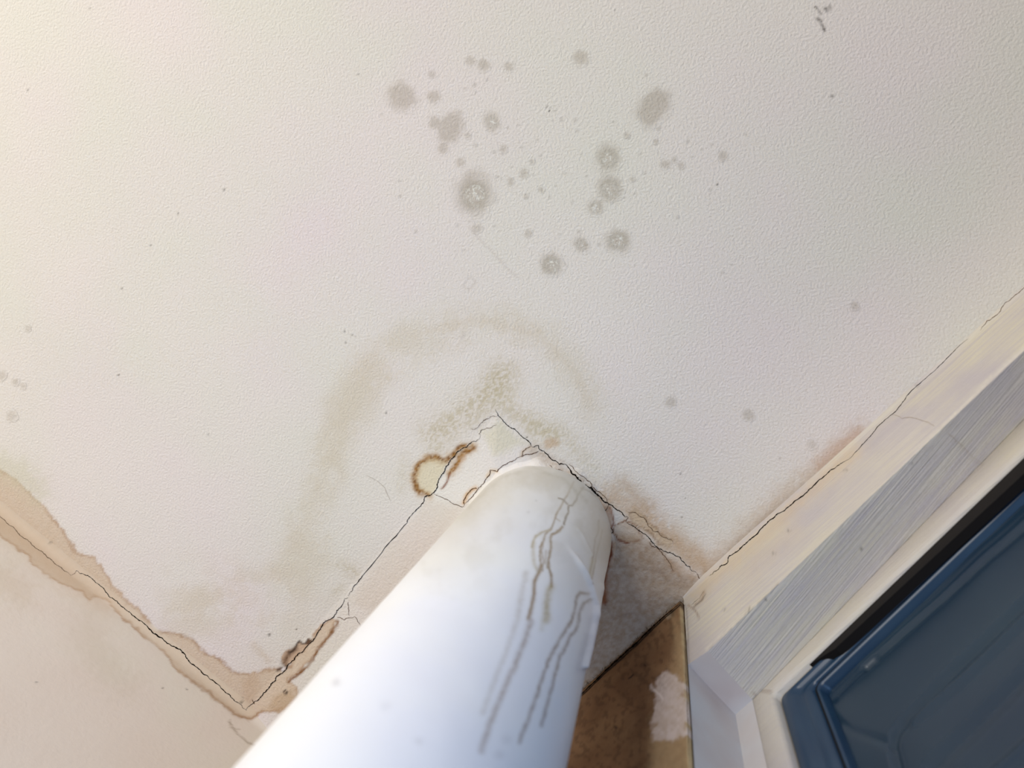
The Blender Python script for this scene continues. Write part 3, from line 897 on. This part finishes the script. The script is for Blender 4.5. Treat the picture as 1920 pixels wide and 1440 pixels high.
# pane with uneven, rippled surface
ga = np.concatenate([np.arange(L3[0], .33, .0015), np.arange(.33, WR - .018, .02)]); gb = np.concatenate([np.arange(L3[1], .16, .0015), np.arange(.16, WB - .02, .02)])
GA, GB = np.meshgrid(ga, gb)
VP_ = Cc + GA.ravel()[:, None] * ax + GB.ravel()[:, None] * DZ + wn * .0165
pp = project(VP_)
dep = np.zeros(len(VP_))
for pts, w, h in [([(1620, 1250), (1700, 1180), (1920, 987), (2050, 870)], 7, .0022), ([(1600, 1240), (1700, 1150), (1920, 952)], 4, -.0008),
                  ([(1690, 1460), (1674, 1400), (1680, 1372), (1790, 1255), (1930, 1122), (2050, 1010)], 9, .0020),
                  ([(1710, 1350), (1800, 1275), (1930, 1150)], 10, -.0012), ([(1540, 1330), (1600, 1370), (1668, 1395)], 8, .0008),
                  ([(1850, 1460), (1920, 1400), (2000, 1320)], 9, -.0014), ([(1560, 1310), (1600, 1270), (1640, 1235)], 9, .0010),
                  ([(1750, 1440), (1850, 1340), (1950, 1240)], 18, .0010)]:
    d, _ = sdist(pp, pts); dep += 1.25 * h * np.exp(-(d / (w * .8)) ** 2)
dep += .0012 * (fbm(pp, 130, 5, 2) - .5)
VP_ = VP_ + dep[:, None] * wn
Fg = down(VP_, grid_faces(len(ga), len(gb)))
pane = mesh_obj('glass_pane', VP_, Fg, M_glass, parent=window)
pane['label'] = 'dark blue rippled window glass'
sol = pane.modifiers.new('thickness', 'SOLIDIFY'); sol.thickness = .004; sol.offset = -1

# ------------------------------------------------------------------ brown board left of the window
zt0 = hit(PD, 1281, 1131)[2]; zt1 = board_far[2]; sF = s_of(board_far)
bs = np.concatenate([np.linspace(-.40, -.22, 12)[:-1], np.linspace(-.22, sE - .0012, 190)])
bz = np.concatenate([np.linspace(0, .30, 260), np.linspace(.30, 1.4, 30)[1:]])
VB = []
sE1 = s_of(hit(PD, 1281, 1131))
for t in bz:
    for s in bs:
        k = (s - sF) / (sE1 - sF); zt_ = zt1 * (1 - k) + zt0 * k
        VB.append(wall_point(s, zt_ - t) - nD * .003)
VB = np.array(VB); wob = .0008 * (fbm(np.stack([VB @ dD * 1000, VB[:, 2] * 1000], 1), 18, 3, 3) - .5)
wob *= np.clip((sE - (VB - A_) @ dD) / .03, 0, 1)
VB = VB - wob[:, None] * nD
nxB, nyB = len(bs), len(bz)
FB = grid_faces(nxB, nyB); FBd = down(VB, FB)
board = mesh_obj('backing_board', VB, FBd, M_board, canvas=paint_board(project(VB)))
board['label'] = 'bare brown backing board with a white paint smear, between white pipe and window'
board['category'] = 'board'
sol = board.modifiers.new('thickness', 'SOLIDIFY'); sol.thickness = .006; sol.offset = -1

# frayed dark fibres along its top edge, and the dark joint line
fv, ff = [], []


def strip3(path, w, side):
    base = len(fv); n = len(path)
    for i, p in enumerate(path):
        k = w * (1 - .75 * i / (n - 1))
        fv.append(p - side * k); fv.append(p + side * k); fv.append(p - nD * k * 1.6)
    for i in range(n - 1):
        a = base + 3 * i
        ff.extend([(a, a + 1, a + 4, a + 3), (a + 1, a + 2, a + 5, a + 4), (a + 2, a, a + 3, a + 5)])


for k in range(90):
    g = random.random() ** .8
    s = sE1 + (sF - .01 - sE1) * g
    kk = (s - sF) / (sE1 - sF); z = zt1 * (1 - kk) + zt0 * kk
    p = wall_point(s, z - .0006) - nD * .0035
    L = random.uniform(.0006, .0030)
    dr = np.array([0, 0, 1.0]) * random.uniform(-.2, .7) + dD * random.uniform(-.8, .8) - nD * random.uniform(.2, .8)
    cu = dD * random.uniform(-.5, .5)
    path = [p + dr * L * t + cu * L * t * t for t in (0, .4, .7, 1)]
    strip3(path, random.uniform(.00008, .0002), dD)
fib = mesh_obj('fibres', np.array(fv), ff, M_fibre, parent=board, smooth=False)
fib['kind'] = 'stuff'; fib['label'] = 'frayed dark fibres along the board top'

# ------------------------------------------------------------------ pipe
zs = np.concatenate([np.linspace(H + .02, H - .01, 12)[:-1], np.linspace(H - .01, H - .42, 440)[:-1], np.linspace(H - .42, .0, 40)])
th_c = azc + math.pi                       # direction from pipe centre to camera
ths = np.concatenate([np.linspace(-1.75, 1.75, 300), np.linspace(1.75, 2 * math.pi - 1.75, 50)[1:-1]])
TH, ZZ = np.meshgrid(th_c + ths, zs)
TH = TH.ravel(); ZZ = ZZ.ravel()
VPp = np.stack([PC[0] + PR * np.cos(TH), PC[1] + PR * np.sin(TH), ZZ], 1)
pxp = project(VPp)
front = (np.cos(TH - th_c) > .12) & (ZZ > 2.0)
rel = np.zeros(len(TH))
for pts, w, h in [([(1062, 1020), (1080, 1045), (1097, 1075), (1108, 1100), (1116, 1135), (1114, 1170), (1106, 1210), (1096, 1250)], 4.0, .0024),
                  ([(1128, 1090), (1131, 1120), (1120, 1150)], 12, .0012), ([(1075, 985), (1090, 1000), (1110, 1040)], 3.5, .0005)]:
    d, t = sdist(pxp, pts); rel += np.where(front, h * np.exp(-(d / w) ** 2) * sm(t, 0, .25), 0)
rel += .0006 * (fbm(np.stack([(TH - th_c) * PR * 1000, ZZ * 1000], 1), 30, 8, 3) - .5)
VPp = VPp + np.stack([np.cos(TH) * rel, np.sin(TH) * rel, 0 * rel], 1)
nt_, nz_ = len(ths), len(zs)
ii = np.arange(nt_ * nz_).reshape(nz_, nt_); jj = np.roll(ii, -1, axis=1)
FP = np.stack([ii[:-1], ii[1:], jj[1:], jj[:-1]], -1).reshape(-1, 4)
cvp = paint_pipe(pxp); cvp.a[~front] = 0
a, b_, c = VPp[FP[0][0]], VPp[FP[0][1]], VPp[FP[0][2]]
if np.cross(b_ - a, c - a).dot(np.array([math.cos(th_c), math.sin(th_c), 0])) < 0: FP = FP[:, ::-1].copy()
pipe = bpy.data.objects.new('pipe', None); COL.objects.link(pipe); pipe.location = (PC[0], PC[1], 0)
pipe['label'] = 'thick white painted vertical pipe with brown drip stains, rising into the cracked ceiling'
pipe['category'] = 'pipe'
shift = np.array([PC[0], PC[1], 0])
mesh_obj('pipe_body', VPp - shift, FP, M_pipe, parent=pipe, canvas=cvp)
# plaster collar where it meets the ceiling
tc = np.linspace(0, 2 * math.pi, 361)[:-1]; prof = np.linspace(0, 1, 22)
VC = []
for q in prof:
    for t in tc:
        base = np.array([PC[0] + PR * math.cos(t), PC[1] + PR * math.sin(t)])
        wid = .0055 + .0016 * math.sin(3 * t + 1) + .0009 * math.sin(11 * t) + .0006 * math.sin(23 * t + 2)
        r = PR - .0004 + wid * (1 - math.sqrt(max(0, 1 - (1 - q) ** 2))) if q < 1 else PR - .0006
        r = PR - .0005 + wid * (1 - q) ** 2.2
        zc = H - float(drop(np.array([[PC[0] + r * math.cos(t), PC[1] + r * math.sin(t)]]))[0])
        zz_ = zc + .0018 - (.0012 + wid * 1.25 * q)
        VC.append((r * math.cos(t), r * math.sin(t), zz_))
VC = np.array(VC); nC_ = len(tc)
ii = np.arange(len(prof) * nC_).reshape(len(prof), nC_); jj = np.roll(ii, -1, axis=1)
FCc = np.stack([ii[:-1], jj[:-1], jj[1:], ii[1:]], -1).reshape(-1, 4)
k0 = int(((th_c % (2 * math.pi)) / (2 * math.pi)) * nC_) % nC_
aa, bb, cc = VC[FCc[k0][0]], VC[FCc[k0][1]], VC[FCc[k0][2]]
if np.cross(bb - aa, cc - aa)[2] > 0: FCc = FCc[:, ::-1].copy()
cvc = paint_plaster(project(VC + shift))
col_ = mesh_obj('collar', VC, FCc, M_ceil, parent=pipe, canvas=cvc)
col_['label'] = 'cracked cream plaster collar at the ceiling'

# ------------------------------------------------------------------ cracks: thin ribbons that follow the surface


def fractal(pts, amp, seed, sub=3):
    rnd = random.Random(seed); P = [np.array(p, float) for p in pts]
    for _ in range(sub):
        out = [P[0]]
        for a, b in zip(P[:-1], P[1:]):
            d = b - a; L = np.linalg.norm(d)
            if L > 3.0:
                n = np.array([-d[1], d[0]]) / L
                out.append((a + b) / 2 + n * rnd.uniform(-1, 1) * min(amp, L * .16))
            out.append(b)
        P = out; amp *= .6
    return np.array(P)


def crack(pts, w, surf, mat, parent, label=None, amp=2.6, seed=1, off=.0003, name='crack', sub=4, ends=(.25, .25)):
    P = fractal(pts, amp, seed, sub)
    rnd = random.Random(seed + 5)
    T_ = np.gradient(P, axis=0); T_ /= np.maximum(np.linalg.norm(T_, axis=1), 1e-6)[:, None]
    Nn = np.stack([-T_[:, 1], T_[:, 0]], 1)
    n = len(P); t = np.linspace(0, 1, n)
    ws = np.interp(t, np.linspace(0, 1, len(w)), w) if isinstance(w, (list, tuple)) else np.full(n, float(w))
    ws = ws * .68 * (np.minimum(1, ends[0] + t * 8)) * np.minimum(1, ends[1] + (1 - t) * 8)
    ws = ws * np.array([rnd.uniform(.55, 1.4) for _ in range(n)]) / 2
    A = P + Nn * ws[:, None]; B = P - Nn * ws[:, None]
    a3 = surf(A[:, 0], A[:, 1], off); b3 = surf(B[:, 0], B[:, 1], off); m3 = surf(P[:, 0], P[:, 1], off * .85)
    V = np.concatenate([a3, m3, b3]); f = []
    for i in range(n - 1):
        f += [(i, i + 1, n + i + 1, n + i), (n + i, n + i + 1, 2 * n + i + 1, 2 * n + i)]
    f = np.array(f); o = mesh_obj(name, V, f, mat, parent=parent)
    if label: o['label'] = label
    return o


def nearest(f, g):
    def h(U, V, off=0.0):
        a, b = f(U, V, off), g(U, V, off)
        da, db = np.linalg.norm(a - CAM, axis=-1), np.linalg.norm(b - CAM, axis=-1)
        return np.where((da < db)[..., None], a, b)
    return h


_bv = BVHTree.FromPolygons([tuple(v) for v in (VC + shift)], [tuple(int(i) for i in f) for f in FCc])


def on_mouth(U, V, off=0.0):
    P = on_ceiling(U, V, off)
    for i, (u, v) in enumerate(zip(np.ravel(U), np.ravel(V))):
        d = ray(u, v); d = d / np.linalg.norm(d)
        h = _bv.ray_cast(Vector(CAM), Vector(d))
        if h[0] is not None:
            q = np.array(h[0]) - d * off
            if np.linalg.norm(q - CAM) < np.linalg.norm(P[i] - CAM): P[i] = q
    return P




def bvh_surface(V, Fq, base):
    bv = BVHTree.FromPolygons([tuple(v) for v in V], [tuple(int(i) for i in f) for f in Fq])

    def g(U, W, off=0.0):
        P = base(U, W, off)
        for i, (u, v) in enumerate(zip(np.ravel(U), np.ravel(W))):
            d = ray(u, v); d = d / np.linalg.norm(d)
            h = bv.ray_cast(Vector(CAM), Vector(d))
            if h[0] is not None:
                q = np.array(h[0]) - d * off
                if np.linalg.norm(q - CAM) < np.linalg.norm(P[i] - CAM): P[i] = q
        return P
    return g


on_AC, on_DC = bvh_surface(VA, FA, on_ceiling), bvh_surface(Vb, Fb, on_ceiling)
Z3 = lambda p: zz((0, 840), 2.4, p)
Z1 = lambda p: zz((740, 740), 6.0, p)
Z2 = lambda p: zz((1060, 860), 6.0, p)
Z4 = lambda p: zz((400, 1080), 4.5, p)
# along the left wall
crack(Z3([(-60, 260), (0, 310), (60, 355), (105, 405), (150, 440), (205, 480), (260, 528), (318, 572)]), [1.0, 1.2, 1.2], on_AC, M_crack2, ceiling, 'fine brown crack above the left wall', seed=1)
crack(Z3([(318, 572), (345, 550), (380, 570), (430, 605), (480, 652), (525, 688), (570, 732), (620, 770), (680, 820), (720, 852), (765, 884), (810, 905), (850, 960),
          (905, 1005), (965, 1052), (1030, 1108), (1085, 1155), (1110, 1180)]), [1.8, 1.8, 1.8, 2.2, 3.6, 2.4, 2.0, 1.8], on_AC, M_crack, ceiling, 'black crack along the left wall junction', seed=2)
# up the left side of the infill
crack(Z4([(275, 1135), (290, 1105), (335, 1075), (385, 1040), (420, 990), (470, 940), (515, 890), (560, 830), (620, 770), (680, 710), (715, 655), (770, 615), (810, 570), (860, 515),
          (890, 460), (925, 400), (970, 370), (1015, 345), (1040, 290), (1080, 255), (1105, 195), (1135, 180)]), [1.8, 2.2, 2.4, 2.2, 2.0, 1.8], on_AC, M_crack, ceiling, 'black crack running up from the stained corner', seed=3)
crack(Z4([(1135, 170), (1175, 115), (1210, 65), (1260, -5)]) + Z1([(140, 1440), (215, 1325), (290, 1255), (335, 1150), (420, 1110), (480, 1040), (490, 970), (575, 820), (680, 680), (740, 620),
          (810, 595), (870, 530), (945, 505), (965, 450)]), [2.0, 1.7, 1.8, 2.2, 2.2, 2.0, 1.6], on_mouth, M_crack, ceiling, 'black crack through the yellow ring stain', seed=4)
crack(Z1([(965, 450), (945, 440), (980, 395), (1030, 375), (1110, 350), (1150, 335)]), [1.3, .9, .6], on_mouth, M_crack2, ceiling, seed=5)
crack(Z1([(850, 380), (900, 388), (950, 345), (1000, 290), (1060, 268), (1100, 240), (1165, 245)]), [.8, 1.1, 1.2], on_mouth, M_crack2, ceiling, seed=6)
crack(Z1([(1130, 165), (1160, 235), (1220, 300), (1300, 370), (1370, 410), (1430, 470), (1500, 520), (1545, 590)]), [1.2, 2.0, 1.9, 2.0], on_mouth, M_crack, ceiling, 'black crack from the apex towards the pipe', seed=7, amp=1.5)
crack(Z1([(1545, 590), (1620, 575), (1630, 620), (1700, 660), (1790, 740), (1850, 785), (1925, 785)]), [1.8, 1.9, 2.2, 2.2], on_mouth, M_crack, ceiling, seed=8)
crack(Z2([(0, 60), (45, 110), (75, 170), (150, 240), (240, 310), (320, 365), (400, 440), (490, 515), (560, 560), (630, 600), (670, 655), (710, 662)]), [3.4, 4.6, 4.6, 3.6, 2.6, 2.2], on_mouth, M_crack, ceiling,
      'wide dark crack beside the pipe top', seed=9)
crack(Z2([(680, 705), (720, 740), (790, 775), (860, 830), (940, 890), (1000, 955), (1080, 1020), (1150, 1060), (1230, 1085), (1290, 1110), (1305, 1145), (1360, 1200), (1400, 1215), (1430, 1265), (1480, 1290)]),
      [1.8, 2.0, 2.0, 1.9, 1.6], on_mouth, M_crack, ceiling, 'black crack between pipe and window corner', seed=10)
crack(Z2([(710, 662), (685, 690), (680, 705)]), 1.4, on_mouth, M_crack2, ceiling, seed=11, sub=2)
crack(Z2([(1480, 1290), (1510, 1370), (1560, 1420), (1610, 1405)]), [1.2, 1.4, 1.0], on_mouth, M_crack2, ceiling, seed=12)
crack(Z2([(490, 515), (440, 590), (460, 660), (490, 740), (520, 790), (540, 825), (495, 850), (490, 930), (470, 1000), (455, 1080), (430, 1180)]), [1.8, 2.0, 1.4, 2.0, 2.2, 1.6], on_mouth, M_crack, ceiling,
      'black crack down the right of the pipe', seed=13)
crack(Z2([(40, 60), (110, 140), (200, 200), (280, 260), (340, 350), (420, 410), (500, 520)]), [1.4, 1.6, 1.6, 1.2], on_mouth, M_crack2, ceiling, seed=14)
crack(Z2([(700, 600), (760, 600), (820, 640), (880, 660), (920, 720), (950, 770), (980, 810), (1040, 820), (1080, 870), (1140, 890), (1190, 910), (1215, 945)]), [1.0, 1.4, 1.6, 1.3, 1.0], on_mouth, M_crack2, ceiling, seed=15)
crack(Z2([(940, 935), (970, 985), (1040, 1010), (1090, 1070), (1130, 1110), (1180, 1180), (1220, 1270)]), [1.6, 1.6, 1.4, .8], on_mouth, M_crack2, ceiling, seed=16)
# collar cracks
crack(Z1([(440, 1115), (520, 1150), (600, 1185), (680, 1235), (760, 1265), (785, 1240)]), [1.1, 1.2, 1.4], on_mouth, M_crack2, ceiling, seed=17, amp=1.2)
crack(Z1([(785, 1240), (775, 1190), (810, 1130), (860, 1070), (910, 1050), (930, 1060)]), [2.2, 2.4, 1.6], on_mouth, M_crack2, ceiling, seed=18, amp=1.2)
crack(Z1([(790, 1225), (850, 1170), (900, 1110), (940, 1060), (1000, 1000), (1040, 930), (1070, 850), (1150, 870), (1190, 820), (1260, 780), (1340, 740), (1420, 690)]), [1.6, 1.4, 1.8, 1.6, 1.8], on_mouth, M_crack2, ceiling, seed=19)
crack(Z1([(1420, 700), (1440, 640), (1480, 600), (1530, 580)]), [1.4, 1.6, 1.2], on_mouth, M_crack2, ceiling, seed=20)
crack(Z1([(1430, 700), (1500, 670), (1560, 660), (1620, 635)]), [1.8, 1.4], on_mouth, M_crack2, ceiling, seed=21)
crack(Z1([(1740, 790), (1820, 840), (1910, 880)]), [1.0, 1.4, .8], on_mouth, M_crack2, ceiling, seed=22)
# along the window wall
crack(Z2([(1620, 1320), (1680, 1265), (1750, 1205), (1830, 1160), (1850, 1090), (1920, 1050)]) + [(1408, 1010), (1440, 978), (1470, 958), (1510, 925), (1545, 893), (1575, 870), (1590, 862)], [2.0, 2.6, 2.6, 2.2],
      on_DC, M_crack, ceiling, 'black crack along the window wall junction', seed=23)
crack([(1590, 862), (1625, 825), (1645, 800), (1675, 775), (1700, 742), (1740, 705), (1780, 667), (1815, 635)], [1.6, 1.6, 1.3, 1.0], on_DC, M_crack, ceiling, seed=24, amp=1.5)
crack([(1838, 620), (1850, 602), (1862, 595), (1876, 583), (1884, 568), (1905, 552), (1930, 530)], [1.2, 1.0], on_DC, M_crack2, ceiling, seed=25, amp=1.5)
crack([(1460, 973), (1500, 935), (1530, 905), (1548, 885)], [.8, .9], on_ceiling, M_crack2, ceiling, seed=26)
# small branches at left of pipe
crack(Z4([(1140, 215), (1138, 270), (1150, 340)]), [1.3, .8], on_ceiling, M_crack2, ceiling, seed=27)
crack(Z4([(1040, 345), (1100, 372), (1160, 352), (1195, 345), (1215, 385), (1240, 425)]), [1.2, 1.0, .8], on_ceiling, M_crack2, ceiling, seed=28)
crack([(684, 890), (705, 900), (722, 915), (732, 940)], [.6, .9, .6], on_ceiling, M_crack3, ceiling, seed=29, amp=1)
crack(Z4([(325, 1040), (345, 1085)]), 1.2, on_ceiling, M_crack2, ceiling, seed=30, sub=2)
# across the window head
crack([(1672, 777), (1692, 785), (1705, 782), (1740, 791), (1752, 799)], [.7, .9, 1.1], on_D, M_crack3, wall_right, 'hairline crack across the wall band', seed=31, amp=1.5)


def on_soffit(U, V, off=0.0):
    U = np.asarray(U, float); V = np.asarray(V, float)
    n = np.cross(hd, P2 - h0); n /= np.linalg.norm(n)
    if n.dot(h0 - CAM) < 0: n = -n
    return on_plane((h0, n))(U, V, off)


crack([(1776, 812), (1800, 832), (1822, 855), (1845, 872), (1860, 884)], [1.2, 1.1, .9], on_soffit, M_crack3, reveal, 'hairline crack across the soffit', seed=32, amp=1.2)
crack([(1319, 1108), (1312, 1122), (1300, 1132), (1296, 1134)], [.5, .8], on_D, M_crack2, wall_right, seed=33, off=.003)
crack([(1281, 1131), (1284, 1180), (1285, 1230), (1288, 1300), (1291, 1370), (1293, 1440)], [2.0, 1.4, 1.2, 1.6, 1.0], on_D, M_crack2, board, 'dark joint at board edge', seed=34, amp=1.0, off=.0045, name='joint')
crack([(1280, 1127), (1237, 1163), (1197, 1202), (1162, 1233), (1117, 1276), (1082, 1308), (1037, 1348)], [2.2, 3.2, 4.6, 4.0, 2.2, 1.6], on_D, M_crack, board, 'dark joint along board top', seed=35, amp=1.0, off=.0045, name='joint')

# ------------------------------------------------------------------ mould colonies and chalky blisters as films on the ceiling


def film(name, poly_or_spot, parent, mat, step=1.6, label=None):
    if poly_or_spot[0] == 'spot':
        _, x, y, r, dx, dy, k = poly_or_spot
        nr, nt2 = max(4, int(r / step)), 40
        c = np.array([x, y]); e = np.array([dx, dy]) / 2
        pts = [c]
        rr = []
        for i in range(1, nr + 1):
            for j in range(nt2):
                g = 2 * math.pi * j / nt2; u = np.array([math.cos(g), math.sin(g)])
                el = e * (1 if e.dot(u) > 0 else -1) * abs(e.dot(u)) / (np.linalg.norm(e) + 1e-9) if e.any() else 0
                w = 1 + .10 * math.sin(3 * g + k) + .06 * math.sin(7 * g + 2 * k)
                pts.append(c + (u * r * w * 1.4 + el) * i / nr)
        P = np.array(pts); f = []
        tri = [(0, 1 + (j + 1) % nt2, 1 + j) for j in range(nt2)]
        for i in range(nr - 1):
            for j in range(nt2):
                a = 1 + i * nt2 + j; b = 1 + i * nt2 + (j + 1) % nt2
                f.append((a, b, b + nt2, a + nt2))
        fs = tri + f
    V = on_ceiling(P[:, 0], P[:, 1], .00005 + .000003 * poly_or_spot[6])
    a, b, c3 = V[fs[0][0]], V[fs[0][1]], V[fs[0][2]]
    if np.cross(b - a, c3 - a)[2] > 0: fs = [tuple(reversed(q)) for q in fs]
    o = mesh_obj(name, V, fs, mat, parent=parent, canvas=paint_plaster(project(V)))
    if label: o['label'] = label
    return o


for k, (x, y, r, s, kind, dx, dy) in enumerate(BIG):
    film('mould_spot', ('spot', x, y, r, dx, dy, k), ceiling, M_ceil,
         label='grey-brown mould spot with chalky white centre' if kind else None)
